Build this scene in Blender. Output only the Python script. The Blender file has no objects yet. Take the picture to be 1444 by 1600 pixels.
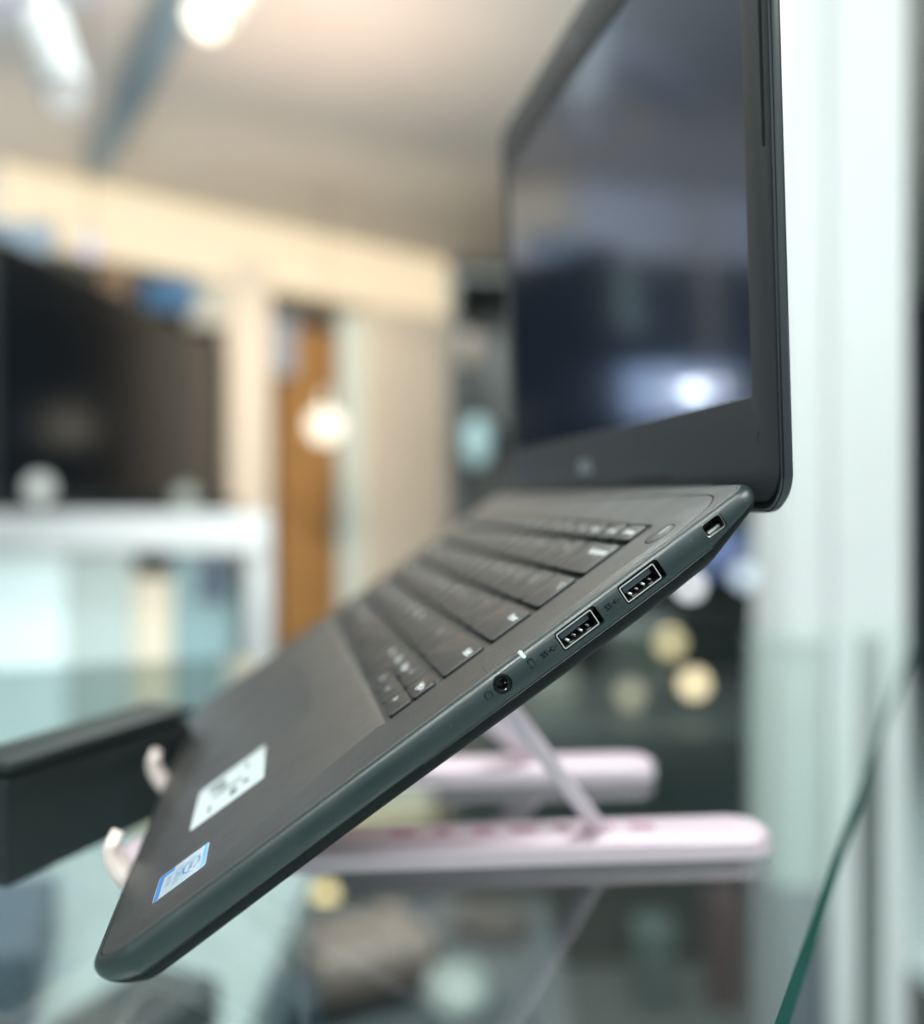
import bpy, bmesh, math, random
from mathutils import Vector, Matrix, Euler
random.seed(7)
SC = bpy.context.scene
COL = SC.collection
# ------------------------------------------------------------------ camera
F = 1491.11                     # focal length in photo pixels (photo 1444 x 1600)
CZ = 1.25
cam = bpy.data.cameras.new('camera'); camo = bpy.data.objects.new('camera', cam); COL.objects.link(camo)
camo.location = (0, 0, CZ); camo.rotation_euler = (math.pi/2, 0, 0)
cam.sensor_fit = 'VERTICAL'; cam.sensor_height = 36; cam.lens = F/1600*36
cam.clip_start = 0.01; cam.clip_end = 60
cam.dof.use_dof = True; cam.dof.focus_distance = 0.281; cam.dof.aperture_fstop = 3.0
SC.camera = camo
# ------------------------------------------------------------------ world and lamps
w = bpy.data.worlds.new('World'); SC.world = w; w.use_nodes = True
nt = w.node_tree; bg = nt.nodes['Background']; bg.inputs[1].default_value = 1.15
tc = nt.nodes.new('ShaderNodeTexCoord'); sp = nt.nodes.new('ShaderNodeSeparateXYZ'); cr = nt.nodes.new('ShaderNodeValToRGB')
nt.links.new(tc.outputs['Generated'], sp.inputs[0])
mr = nt.nodes.new('ShaderNodeMapRange'); mr.inputs[1].default_value = -1; mr.inputs[2].default_value = 1
nt.links.new(sp.outputs[2], mr.inputs[0]); nt.links.new(mr.outputs[0], cr.inputs[0]); nt.links.new(cr.outputs[0], bg.inputs[0])
e = cr.color_ramp.elements
e[0].position = 0.25; e[0].color = (.012, .018, .018, 1); e[1].position = 0.95; e[1].color = (1, 1, 1, 1)
x = e.new(0.46); x.color = (.07, .09, .095, 1); x = e.new(.53); x.color = (.16, .21, .215, 1); x = e.new(0.66); x.color = (.80, 1.0, 1.0, 1)

def aim(o, tgt):
    d = Vector(tgt)-o.location; o.rotation_euler = d.to_track_quat('-Z', 'Y').to_euler()
def area(name, loc, tgt, size, power, col, sy=None):
    l = bpy.data.lights.new(name, 'AREA'); l.energy = power; l.color = col; l.size = size
    if sy: l.shape = 'RECTANGLE'; l.size_y = sy
    o = bpy.data.objects.new(name, l); COL.objects.link(o); o.location = loc; aim(o, tgt); return o
def spot(name, loc, tgt, power, col, ang, blend=.5, r=.05):
    l = bpy.data.lights.new(name, 'SPOT'); l.energy = power; l.color = col; l.spot_size = math.radians(ang); l.spot_blend = blend; l.shadow_soft_size = r
    o = bpy.data.objects.new(name, l); COL.objects.link(o); o.location = loc; aim(o, tgt); return o
area('added_overhead_fill', (1.3, -.5, CZ+1.5), (.1, .4, CZ-.1), 1.2, 55, (.93, 1, .97), .6)  # unseen key light, added to brighten the laptop side and deck
area('added_overhead_fill', (-.50, -.50, CZ+1.5), (-.1, .3, CZ-.1), 1.2, 40, (.93, 1, .97), .35)  # added overhead light, placed for the highlight along the laptop shoulder
area('added_overhead_fill', (.2, 2.0, CZ+1.54), (.2, 2.0, 0), 1.2, 60, (.90, 1, .98), .5)  # another added light, brightens the table, stand and floor
area('added_background_fill', (-.9, 1.9, CZ+1.52), (-.7, 4.2, CZ-.3), 2.2, 38, (.92, 1, .98), .8)  # unseen light added to lift the room background
area('added_ceiling_fill', (-.5, 2.2, CZ-.1), (-.9, 3.9, CZ+1.6), 1.6, 20, (1, .95, .88), .5)  # added free-floating light, brightens the ceiling and cornice
area('cornice_strip_light', (-1.1, 3.9, CZ+1.0), (-1.55, 4.70, CZ+1.5), 2.8, 5, (1, .80, .55), .15)
spot('added_warm_fill', (-.5, 2.6, CZ+1.25), (-.62, 5.3, CZ+.35), 190, (1, .74, .50), 56, .8, .12)  # added warm light, tints the far wall and what the deck reflects
area('cornice_strip_light', (-3.3, 3.6, CZ+.9), (-3.3, 4.5, CZ+1.405), 2.2, 8, (.92, .96, 1), .15)
spot('added_pillar_fill', (.25, -.3, CZ+1.45), (.85, 1.6, CZ+.15), 30, (.91, 1, .975), 50, .6, .1)  # unseen spot added to make the white pillar bright
spot('ceiling_wash_light', (-.45, 2.9, CZ+.75), (-.45, 3.1, CZ+1.6), 24, (1, .66, .46), 110, 1, .1)
SC.view_settings.view_transform = 'Standard'; SC.view_settings.look = 'None'
SC.view_settings.exposure = 0; SC.view_settings.gamma = 1
SC.render.engine = 'CYCLES'
SC.cycles.use_denoising = True
SC.cycles.max_bounces = 8; SC.cycles.transparent_max_bounces = 12
SC.cycles.sample_clamp_indirect = 4; SC.cycles.caustics_reflective = False; SC.cycles.caustics_refractive = False

# ------------------------------------------------------------------ helpers
def P(px, py, Y):
    return Vector(((px-722)/F*Y, Y, CZ+(800-py)/F*Y))
def tag(o, label, cat, group=None, kind=None):
    o['label'] = label; o['category'] = cat
    if group: o['group'] = group
    if kind: o['kind'] = kind
    return o
def struct(o): o['kind'] = 'structure'; return o
def empty(name, loc=(0, 0, 0)):
    o = bpy.data.objects.new(name, None); o.empty_display_size = .01; COL.objects.link(o); o.location = loc; return o
def obj(name, bm, mat, parent=None, smooth=False, M=None):
    me = bpy.data.meshes.new(name); 
    if M is not None: bmesh.ops.transform(bm, matrix=M, verts=bm.verts)
    bmesh.ops.recalc_face_normals(bm, faces=bm.faces)
    bm.to_mesh(me); bm.free()
    for m in (mat if isinstance(mat, (list, tuple)) else [mat]): me.materials.append(m)
    o = bpy.data.objects.new(name, me); COL.objects.link(o)
    if parent is not None: o.parent = parent
    if smooth:
        for p_ in me.polygons: p_.use_smooth = True
        if smooth != 'all':
            try: me.set_sharp_from_angle(angle=math.radians(smooth if smooth is not True else 35))
            except Exception: pass
    return o
def box(bm, c, s, rot=None, bev=0, seg=2):
    m = Matrix.Translation(c)
    if rot is not None: m = m @ rot
    g = bmesh.ops.create_cube(bm, size=1, matrix=m @ Matrix.Diagonal((*s, 1)))
    if bev:
        es = list({e_ for v in g['verts'] for e_ in v.link_edges})
        bmesh.ops.bevel(bm, geom=es, offset=bev, segments=seg, affect='EDGES', profile=.5)
    return bm
def BX(c, s, rot=None, bev=0, seg=2): return box(bmesh.new(), c, s, rot, bev, seg)
def rr(x0, x1, y0, y1, r, n=6):
    """rounded rectangle, r = radii of corners (x1y0, x1y1, x0y1, x0y0), counter-clockwise"""
    if not isinstance(r, (list, tuple)): r = [r]*4
    pts = []
    for (cx, cy, a0, R_) in ((x1-r[0], y0+r[0], -90, r[0]), (x1-r[1], y1-r[1], 0, r[1]), (x0+r[2], y1-r[2], 90, r[2]), (x0+r[3], y0+r[3], 180, r[3])):
        for k in range(n+1):
            a = math.radians(a0+90*k/n); pts.append((cx+R_*math.cos(a), cy+R_*math.sin(a)))
    return pts
def rings(bm, levels, cap0=True, cap1=True, f=None):
    """levels: list of point lists (x,y,z), all same count"""
    vs = []
    for L in levels:
        vs.append([bm.verts.new(f(p_) if f else p_) for p_ in L])
    n = len(vs[0])
    for a, b in zip(vs[:-1], vs[1:]):
        for i in range(n):
            bm.faces.new((a[i], a[(i+1) % n], b[(i+1) % n], b[i]))
    if cap0: bm.faces.new(vs[0])
    if cap1: bm.faces.new(vs[-1])
    return bm
def prism(pts, z0, z1, bev=0, seg=2, bm=None):
    """pts 2D, vertical prism z0..z1, top edge bevelled"""
    bm = bm or bmesh.new()
    if not bev: return rings(bm, [[(x, y, z0) for x, y in pts], [(x, y, z1) for x, y in pts]])
    n = len(pts)
    cx = sum(p_[0] for p_ in pts)/n; cy = sum(p_[1] for p_ in pts)/n
    def ins(d):
        out = []
        for i in range(n):
            a = Vector(pts[i-1]); b = Vector(pts[i]); c = Vector(pts[(i+1) % n])
            d1 = (b-a); d2 = (c-b)
            nn = Vector((0, 0))
            for q in (d1, d2):
                if q.length > 1e-9: nn += Vector((-q.y, q.x)).normalized()
            nn.normalize(); out.append((b.x+nn.x*d, b.y+nn.y*d))
        return out
    L = [[(x, y, z0) for x, y in pts], [(x, y, z1-bev) for x, y in pts]]
    for k in range(1, seg+1):
        a = math.pi/2*k/seg; q = ins(bev*(1-math.cos(a))); L.append([(x, y, z1-bev+bev*math.sin(a)) for x, y in q])
    return rings(bm, L)
def tube(pts, r, seg=10, bm=None, closed=False):
    bm = bm or bmesh.new(); pts = [Vector(p_) for p_ in pts]; n = len(pts); L = []
    up = Vector((0, 0, 1))
    for i, p_ in enumerate(pts):
        a = pts[i-1] if (i or closed) else pts[0]; b = pts[(i+1) % n] if (i < n-1 or closed) else pts[-1]
        t_ = (b-a).normalized()
        u = t_.cross(up)
        if u.length < .05: u = t_.cross(Vector((1, 0, 0)))
        u.normalize(); v = u.cross(t_)
        L.append([p_+(u*math.cos(2*math.pi*k/seg)+v*math.sin(2*math.pi*k/seg))*r for k in range(seg)])
    if closed:
        L.append(L[0]); rings(bm, L, False, False); bmesh.ops.remove_doubles(bm, verts=bm.verts, dist=r*1e-3)
    else: rings(bm, L)
    return bm
def sphere(c, r, s=(1, 1, 1), seg=20):
    bm = bmesh.new(); bmesh.ops.create_uvsphere(bm, u_segments=seg, v_segments=seg//2, radius=r)
    bmesh.ops.transform(bm, matrix=Matrix.Translation(c) @ Matrix.Diagonal((*s, 1)), verts=bm.verts); return bm
def cyl(p0, p1, r0, r1=None, seg=24, bm=None):
    bm = bm or bmesh.new(); p0 = Vector(p0); p1 = Vector(p1); r1 = r0 if r1 is None else r1
    m = Matrix.Translation((p0+p1)/2) @ (p1-p0).to_track_quat('Z', 'Y').to_matrix().to_4x4()
    bmesh.ops.create_cone(bm, cap_ends=True, segments=seg, radius1=r0, radius2=r1, depth=(p1-p0).length, matrix=m); return bm
def textmesh(s, size, depth=0, align='CENTER', spacing=1.0, off=0):
    c = bpy.data.curves.new('t', 'FONT'); c.body = s; c.size = size; c.align_x = align; c.align_y = 'CENTER'; c.extrude = depth; c.resolution_u = 3
    c.space_character = spacing; c.offset = off
    o = bpy.data.objects.new('t', c); COL.objects.link(o)
    dg = bpy.context.evaluated_depsgraph_get(); me = bpy.data.meshes.new_from_object(o.evaluated_get(dg))
    bm = bmesh.new(); bm.from_mesh(me); bpy.data.objects.remove(o); bpy.data.curves.remove(c); bpy.data.meshes.remove(me); return bm
def frame(o, r, u, n):
    r, u, n = Vector(r), Vector(u), Vector(n)
    return Matrix(((r.x, u.x, n.x, o[0]), (r.y, u.y, n.y, o[1]), (r.z, u.z, n.z, o[2]), (0, 0, 0, 1)))
def boolean(o, cutters):
    for c in cutters:
        m = o.modifiers.new('b', 'BOOLEAN'); m.operation = 'DIFFERENCE'; m.solver = 'EXACT'; m.object = c
    bpy.context.view_layer.update()
    dg = bpy.context.evaluated_depsgraph_get(); me = bpy.data.meshes.new_from_object(o.evaluated_get(dg))
    o.modifiers.clear(); old = o.data; o.data = me
    for c in cutters: bpy.data.objects.remove(c)
    for p_ in me.polygons: p_.use_smooth = True
    me.set_sharp_from_angle(angle=math.radians(32))
# materials --------------------------------------------------------------
def mat(name, col, rough=.5, metal=0, spec=.5, bump=None, var=None, coat=0, emis=None, es=0, tint=None, coatr=.1, rvar=None):
    m = bpy.data.materials.new(name); m.use_nodes = True; N = m.node_tree; b = N.nodes['Principled BSDF']
    b.inputs['Base Color'].default_value = (*col, 1); b.inputs['Roughness'].default_value = rough; b.inputs['Metallic'].default_value = metal
    b.inputs['Specular IOR Level'].default_value = spec; b.inputs['Coat Weight'].default_value = coat; b.inputs['Coat Roughness'].default_value = coatr
    if tint: b.inputs['Specular Tint'].default_value = (*tint, 1)
    if emis: b.inputs['Emission Color'].default_value = (*emis, 1); b.inputs['Emission Strength'].default_value = es
    t_ = N.nodes.new('ShaderNodeTexCoord')
    if bump:   # list of (scale, strength, distance)
        prev = None
        for (sc, st, di) in (bump if isinstance(bump, list) else [bump]):
            n = N.nodes.new('ShaderNodeTexNoise'); n.inputs['Scale'].default_value = sc; n.inputs['Detail'].default_value = 3
            N.links.new(t_.outputs['Object'], n.inputs['Vector'])
            bb = N.nodes.new('ShaderNodeBump'); bb.inputs['Strength'].default_value = st; bb.inputs['Distance'].default_value = di
            N.links.new(n.outputs[0], bb.inputs['Height'])
            if prev: N.links.new(prev.outputs[0], bb.inputs['Normal'])
            prev = bb
        N.links.new(prev.outputs[0], b.inputs['Normal'])
    if var:    # (scale, amount)
        n = N.nodes.new('ShaderNodeTexNoise'); n.inputs['Scale'].default_value = var[0]; n.inputs['Detail'].default_value = 5
        N.links.new(t_.outputs['Object'], n.inputs['Vector'])
        r = N.nodes.new('ShaderNodeMapRange'); r.inputs[1].default_value = .3; r.inputs[2].default_value = .7
        r.inputs[3].default_value = 1-var[1]; r.inputs[4].default_value = 1+var[1]
        N.links.new(n.outputs[0], r.inputs[0])
        mx = N.nodes.new('ShaderNodeVectorMath'); mx.operation = 'SCALE'; mx.inputs[0].default_value = col
        N.links.new(r.outputs[0], mx.inputs['Scale']); N.links.new(mx.outputs[0], b.inputs['Base Color'])
    if rvar:   # (scale, lo, hi) roughness smudges
        n = N.nodes.new('ShaderNodeTexNoise'); n.inputs['Scale'].default_value = rvar[0]; n.inputs['Detail'].default_value = 6
        N.links.new(t_.outputs['Object'], n.inputs['Vector'])
        r = N.nodes.new('ShaderNodeMapRange'); r.inputs[1].default_value = .35; r.inputs[2].default_value = .65
        r.inputs[3].default_value = rvar[1]; r.inputs[4].default_value = rvar[2]
        N.links.new(n.outputs[0], r.inputs[0]); N.links.new(r.outputs[0], b.inputs['Roughness'])
    return m
GR = [(2600, .35, .00006), (60, .05, .002)]
M_deck = mat('deck_plastic', (.036, .0345, .033), .38, bump=[(1700, .7, .0003)], var=(2200, .5), spec=1.0, rvar=(45, .34, .44))
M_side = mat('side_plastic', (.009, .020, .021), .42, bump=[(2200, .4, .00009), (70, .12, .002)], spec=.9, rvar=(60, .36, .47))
M_bot = mat('bottom_plastic', (.005, .006, .007), .6, spec=.2, bump=(2200, .5, .0001))
M_key = mat('key_plastic', (.017, .016, .016), .40, spec=.9, bump=(2600, .25, .00005), rvar=(120, .36, .5))
M_keyside = mat('key_side', (.010, .010, .011), .5)
M_legend = mat('legend_paint', (.92, .94, .94), .5)
M_gap = mat('gap_dark', (.004, .004, .004), .8)
M_bezel = mat('bezel_plastic', (.020, .023, .027), .45, bump=(2200, .5, .00007), var=(2500, .25))
M_rim = mat('rim_plastic', (.030, .036, .040), .28, spec=.6)
M_rim2 = mat('rim_gloss', (.012, .014, .016), .16, spec=.6, coat=.4)
def screenmat():
    m = bpy.data.materials.new('screen_glass'); m.use_nodes = True; N = m.node_tree; N.nodes.remove(N.nodes['Principled BSDF']); out = N.nodes['Material Output']
    fr = N.nodes.new('ShaderNodeFresnel'); fr.inputs[0].default_value = 1.85
    df = N.nodes.new('ShaderNodeBsdfDiffuse'); df.inputs[0].default_value = (.018, .023, .038, 1)
    gl = N.nodes.new('ShaderNodeBsdfGlossy'); gl.inputs['Roughness'].default_value = .10; gl.inputs[0].default_value = (.80, .87, 1.0, 1)
    g2 = N.nodes.new('ShaderNodeBsdfGlossy'); g2.inputs['Roughness'].default_value = .035; g2.inputs[0].default_value = (.80, .87, 1.0, 1)
    mg = N.nodes.new('ShaderNodeMixShader'); mg.inputs[0].default_value = .25; N.links.new(gl.outputs[0], mg.inputs[1]); N.links.new(g2.outputs[0], mg.inputs[2])
    mx = N.nodes.new('ShaderNodeMixShader'); N.links.new(fr.outputs[0], mx.inputs[0]); N.links.new(df.outputs[0], mx.inputs[1]); N.links.new(mg.outputs[0], mx.inputs[2])
    N.links.new(mx.outputs[0], out.inputs[0]); return m
M_screen = screenmat()
M_rubber = mat('rubber', (.008, .008, .009), .55)
M_metal = mat('port_steel', (.88, .88, .86), .5, 1)
M_metald = mat('port_steel_dark', (.28, .28, .27), .38, 1)
M_tongue = mat('port_tongue', (.06, .075, .085), .35)
M_gold = mat('contact_gold', (.85, .70, .35), .25, 1)
M_blackp = mat('black_gloss', (.006, .006, .006), .2)
M_led = mat('light_pipe', (.45, .56, .55), .3)
M_mark = mat('embossed_mark', (.002, .003, .003), .3, spec=.3)
M_logo = mat('logo_silver', (.55, .6, .62), .3, .6)
M_paper = mat('sticker_paper', (.60, .66, .66), .35)
M_blue = mat('sticker_blue', (.03, .16, .50), .3)
M_silver = mat('sticker_silver', (.50, .60, .66), .25, .3)
M_navy = mat('sticker_ink', (.03, .12, .33), .4)
M_ink = mat('grey_ink', (.10, .12, .12), .5)
M_pink = mat('rose_aluminium', (.78, .62, .70), .42, .30, bump=(900, .1, .0001))
M_pink2 = mat('rose_print', (.50, .22, .33), .4)
M_cream = mat('cream_pad', (.80, .67, .63), .45)
M_white = mat('white_paint', (.82, .84, .83), .5)
M_shelf = mat('shelf_white', (.33, .355, .37), .45)
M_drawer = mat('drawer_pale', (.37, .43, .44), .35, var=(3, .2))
M_pillar = mat('pillar_paint', (.66, .67, .675), .55, var=(2, .03))
M_post = mat('post_cream', (.80, .74, .66), .6)
M_ceil = mat('ceiling_paint', (.68, .64, .605), .8, var=(3, .03))
M_floor = mat('floor_tile', (.55, .66, .66), .25, var=(4, .06))
M_warm = mat('cornice_paint', (.86, .77, .62), .6)
M_dark = mat('dark_laminate', (.035, .045, .045), .4, var=(6, .2))
M_dark2 = mat('slate_panel', (.07, .08, .09), .5)
M_black = mat('black_case', (.008, .012, .013), .42)
M_tv = mat('display_glass', (.003, .005, .008), .20, spec=.45)
M_orange = mat('orange_wood', (.46, .25, .09), .5, var=(8, .15))
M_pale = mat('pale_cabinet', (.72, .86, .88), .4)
M_grey = mat('grey_cabinet', (.42, .50, .50), .5)
M_bwall = mat('back_wall', (.10, .13, .16), .7)
# glass sheet
def glassmat():
    m = bpy.data.materials.new('sheet_glass'); m.use_nodes = True; N = m.node_tree; N.nodes.remove(N.nodes['Principled BSDF']); out = N.nodes['Material Output']
    fr = N.nodes.new('ShaderNodeFresnel'); fr.inputs[0].default_value = 1.68
    tr = N.nodes.new('ShaderNodeBsdfTransparent'); tr.inputs[0].default_value = (.93, .97, .96, 1)
    gl = N.nodes.new('ShaderNodeBsdfGlossy'); gl.inputs['Roughness'].default_value = .015; gl.inputs[0].default_value = (.95, 1, .98, 1)
    mx = N.nodes.new('ShaderNodeMixShader'); ge = N.nodes.new('ShaderNodeNewGeometry'); iv = N.nodes.new('ShaderNodeMath'); iv.operation = 'SUBTRACT'; iv.inputs[0].default_value = 1; N.links.new(ge.outputs['Backfacing'], iv.inputs[1])
    mu = N.nodes.new('ShaderNodeMath'); mu.operation = 'MULTIPLY'; N.links.new(fr.outputs[0], mu.inputs[0]); N.links.new(iv.outputs[0], mu.inputs[1]); N.links.new(mu.outputs[0], mx.inputs[0]); N.links.new(tr.outputs[0], mx.inputs[1]); N.links.new(gl.outputs[0], mx.inputs[2])
    N.links.new(mx.outputs[0], out.inputs[0]); return m
M_glass = glassmat()
M_gedge = mat('glass_edge_green', (.001, .065, .048), .6, spec=.05)
def lampmat(name, col, s, base=.8): return mat(name, (base, base, base), .5, emis=col, es=s)

# ================================================================== THE ROOM
WX, WY = Vector((-2.08, 4.30)), Vector((1.99, 1.74)).normalized()      # the far wall, running back to the right
def wallpt(px, off=0):
    """point on the far wall's line (moved towards the camera by off) seen at column px"""
    n = Vector((WY.y, -WY.x)); o = WX+n*off; k = (px-722)/F
    t_ = (k*o.y-o.x)/(WY.x-k*WY.y); return o+WY*t_
WR = Matrix.Rotation(math.atan2(WY.y, WY.x), 4, 'Z')
def wallbox(px0, px1, z0, z1, off, th, bev=.004):
    a, b = wallpt(px0, off), wallpt(px1, off); c = (a+b)/2; L = (b-a).length
    n = Vector((WY.y, -WY.x)); c = c-n*th/2
    return BX((c.x, c.y, (z0+z1)/2), (L, th, z1-z0), WR, bev)
def zz(py, Y): return CZ+(800-py)/F*Y
H = CZ+1.6
struct(obj('floor', BX((0, 3, -.05), (14, 12, .1)), M_floor))
struct(obj('ceiling', BX((0, 2.8, H+.05), (14, 11, .1)), M_ceil))
bm = bmesh.new(); a, b = wallpt(-40, -.5), wallpt(900, -.5); c = (a+b)/2
box(bm, (c.x, c.y, H/2), ((b-a).length, .08, H), WR); box(bm, (-4.6, 5.0, H/2), (5.2, .08, H))
struct(obj('wall', bm, M_bwall))
struct(obj('wall', BX((3.3, 7.2, H/2), (7.4, .1, H)), M_dark2))
# cornice with the warm strip: runs along the far wall and turns left
bm = bmesh.new(); a, b = wallpt(-2), wallpt(705); c = (a+b)/2
n = Vector((WY.y, -WY.x)); c = c-n*.25
box(bm, (c.x, c.y, CZ+1.405), ((b-a).length, .5, .38), WR, .01)
o = obj('cornice', bm, M_warm); corn = o; tag(o, 'cream cornice beam glowing with warm strip light under the ceiling', 'cornice')
o = obj('cornice', BX((-4.75, 4.62, CZ+1.405), (5.2, .5, .38), None, .01), M_white); tag(o, 'white end of the ceiling cornice running off past the left edge', 'cornice')
a, b = wallpt(-2, .004), wallpt(700, .004); c = (a+b)/2
obj('light_panel', BX((c.x, c.y, CZ+1.405), ((b-a).length, .012, .345), WR, .003), lampmat('cove_glow', (1, .80, .50), .80, .3), corn)
obj('light_panel', BX((-4.75, 4.366, CZ+1.405), (5.1, .012, .345), None, .003), lampmat('cove_glow_cool', (.78, .86, 1), .75, .3), o)
# posts, panels
def thing(name, bm, m, label, cat, group=None, **k):
    return tag(obj(name, bm, m, **k), label, cat, group)
thing('pillar', wallbox(592, 698, 0, CZ+1.33, 0, .35), M_post, 'wide cream pillar under the right end of the warm cornice', 'pillar')
thing('post', wallbox(362, 424, 0, CZ+1.33, .02, .12), M_post, 'slim white upright post between black display and orange panel', 'post')
thing('wood_panel', wallbox(436, 528, 0, CZ+1.1, -.30, .04), M_orange, 'upright orange wood panel behind the round glowing lamp', 'panel')
thing('wall_panel', wallbox(531, 590, 0, CZ+1.2, -.18, .03), M_pale, 'pale blue grey upright panel beside the cream pillar', 'panel')
thing('poster', wallbox(424, 462, zz(570, 5.1), zz(470, 5.1), -.2, .02), mat('poster_lilac', (.40, .48, .62), .5), 'small lilac blue poster above the orange panel left of it', 'poster')
# big display on the left
def quadbox(p0, p1, z0, z1, th, bev=.01):
    p0, p1 = Vector(p0), Vector(p1); d = p1-p0; c = (p0+p1)/2; return BX((c.x, c.y, (z0+z1)/2), (d.length, th, z1-z0), Matrix.Rotation(math.atan2(d.y, d.x), 4, 'Z'), bev)
pa, pb = P(-30, 400, 3.05), P(352, 540, 5.2)
tv = empty('large_display', ((pa.x+pb.x)/2, (pa.y+pb.y)/2, CZ+.03)); tag(tv, 'large black flat display standing on the white shelf at left', 'display')
inv = tv.matrix_basis.inverted() if False else Matrix.Translation(-tv.location)
obj('display_frame', quadbox(pa.xy, pb.xy, CZ+.05, CZ+.90, .07), M_black, tv, M=inv)
nn = Vector((pb.y-pa.y, -(pb.x-pa.x))).normalized()*.038
obj('display_screen', quadbox(pa.xy+nn+Vector((.0, .03)), pb.xy+nn-Vector((0, .03)), CZ+.08, CZ+.87, .006, 0), M_tv, tv, M=inv)
obj('foot', BX((pa.x+.03, pa.y+.25, CZ+.025), (.3, .12, .05)), M_black, tv, M=inv)
obj('foot', BX((pb.x-.03, pb.y-.25, CZ+.025), (.3, .12, .05)), M_black, tv, M=inv)
# shelf that carries it, reaching back to the wall
sh = empty('display_shelf', (-1.6, 3.3, 0)); tag(sh, 'white shelf counter carrying the large black display at left', 'shelf'); inv = Matrix.Translation(-sh.location)
zt = CZ-.001
pts = [(-3.6, 2.98), (-.60, 2.98), (-1.06, 5.15), (-3.6, 5.15)]
obj('shelf_board', prism(pts, zt-.12, zt, .005), M_shelf, sh, M=inv)
obj('leg', BX((-.64, 3.04, (zt-.12)/2), (.07, .07, zt-.12), None, .005), M_shelf, sh, M=inv)
obj('leg', BX((-2.9, 3.04, (zt-.12)/2), (.09, .07, zt-.12), None, .005), M_shelf, sh, M=inv)
# cabinet under the shelf: pale doors
cb = empty('cabinet', (-1.3, 3.5, 0)); tag(cb, 'pale cyan low cabinet under the white display shelf', 'cabinet'); inv = Matrix.Translation(-cb.location)
yz = 3.12
def cabp(px0, px1, py0, py1, m, nm, th=.03):
    a_, b_ = P(px0, py0, yz), P(px1, py1, yz); return obj(nm, BX(((a_.x+b_.x)/2, yz+th/2, (a_.z+b_.z)/2), (b_.x-a_.x, th, a_.z-b_.z), None, .003), m, cb, M=inv)
cabp(-900, 102, 864, 1400, M_pale, 'door')
cabp(104, 206, 864, 1400, M_grey, 'door')
cabp(208, 268, 900, 1400, mat('cream_box', (.62, .56, .45), .5), 'door')
cabp(270, 366, 864, 1400, mat('teal_panel', (.20, .31, .34), .5), 'door')
obj('carcass', BX((-1.9, 3.50, .5), (2.1, .66, .98)), M_grey, cb, M=inv)
thing('small_box', BX(P(335, 905, 3.08), (.09, .02, .14), None, .004), mat('navy_box', (.03, .05, .09), .5), 'small navy box low against the teal end of the pale cabinet', 'box')
# things on the wall above and behind the display
def onY(px, py, Y, w_, h_, d_, m, name, label, cat, group=None, rot=None, bev=.006):
    return thing(name, BX(P(px, py, Y)+Vector((0, 0, 0)), (w_/F*Y, d_, h_/F*Y), rot, bev), m, label, cat, group)
onY(265, 455, 5.0, 80, 60, .05, mat('blue_box', (.10, .25, .48), .4), 'box', 'blue box on the wall shelf right above the black display', 'box')
onY(325, 475, 5.05, 60, 70, .05, mat('white_box', (.55, .56, .52), .4), 'box', 'off white box next to the blue box above the display', 'box')
onY(182, 442, 4.5, 44, 60, .05, mat('brown_box', (.26, .17, .11), .5), 'box', 'brown box sticking up behind the display top edge', 'box')
onY(30, 372, 4.2, 110, 50, .05, mat('bluegrey_box', (.34, .44, .56), .4), 'box', 'blue grey box near the left edge under the cornice', 'box')
# ------------- reflected in the laptop screen: left of the frame
onY(722+int(-2.29/4.2*F), 463, 4.2, 75, 120, .06, mat('sage_box', (.34, .42, .40), .4), 'carton', 'sage green carton on the shelves past the left edge', 'carton')
thing('post', BX((-2.83, 4.2, H/2), (.05, .05, H)), M_warm, 'thin cream post past the left edge of the picture', 'post')
mo = empty('monitor', (-1.98, 3.45, CZ)); tag(mo, 'monitor with a pale blue lit screen past the left edge', 'monitor'); inv = Matrix.Translation(-mo.location)
obj('casing', BX((-1.98, 3.45, CZ+.40), (.80, .03, .26), None, .006), M_black, mo, M=inv)
obj('lit_screen', BX((-1.98, 3.43, CZ+.40), (.76, .006, .22)), lampmat('lit_screen', (.16, .36, .78), 1.6), mo, M=inv)
obj('stand', BX((-1.98, 3.47, CZ+.14), (.06, .03, .28)), M_black, mo, M=inv)
def bulb(px, py, Y, r, col, s, label, group='round lamps', cap=True, hang=.0):
    p_ = P(px, py, Y); o_ = empty('lamp', p_); tag(o_, label, 'lamp', group)
    obj('bulb', sphere((0, 0, 0), r), lampmat('lamp_glow', col, s, .06), o_, smooth='all')
    z0 = {62: CZ, 290: CZ, 508: 0, 1048: .71, 1085: .71, 985: .71, 1190: .0}.get(px) if py > 700 else None
    if z0 is None:
        obj('cap', cyl((0, 0, r*.8), (0, 0, r*1.9), r*.5, r*.35), M_metald, o_, smooth=True)
        obj('cord', cyl((0, 0, r*1.8), (0, 0, H-p_.z), .0025), M_black, o_)
    else:
        obj('stem', cyl((0, 0, -r*.9), (0, 0, z0-p_.z), .006), M_metald, o_)
    return o_
def px_(X, z, Y): return (722+X/Y*F, 800-z/Y*F, Y)
bulb(*px_(-2.05, .385, 3.3), .020, (.95, .98, 1), 110, 'brightest white lamp in front of the blue lit monitor')
bulb(*px_(-2.17, .40, 3.3), .018, (1, .86, .80), 22, 'pinkish white lamp in front of the blue lit monitor')
# ceiling fittings
tr_ = empty('light_track', (-.75, 2.3, H-.06)); tag(tr_, 'blue grey lighting track crossing the ceiling at upper left', 'light track')
a, b = P(165, 245, 2.7), P(300, -60, 2.35); a.z = b.z = H-.10
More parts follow.
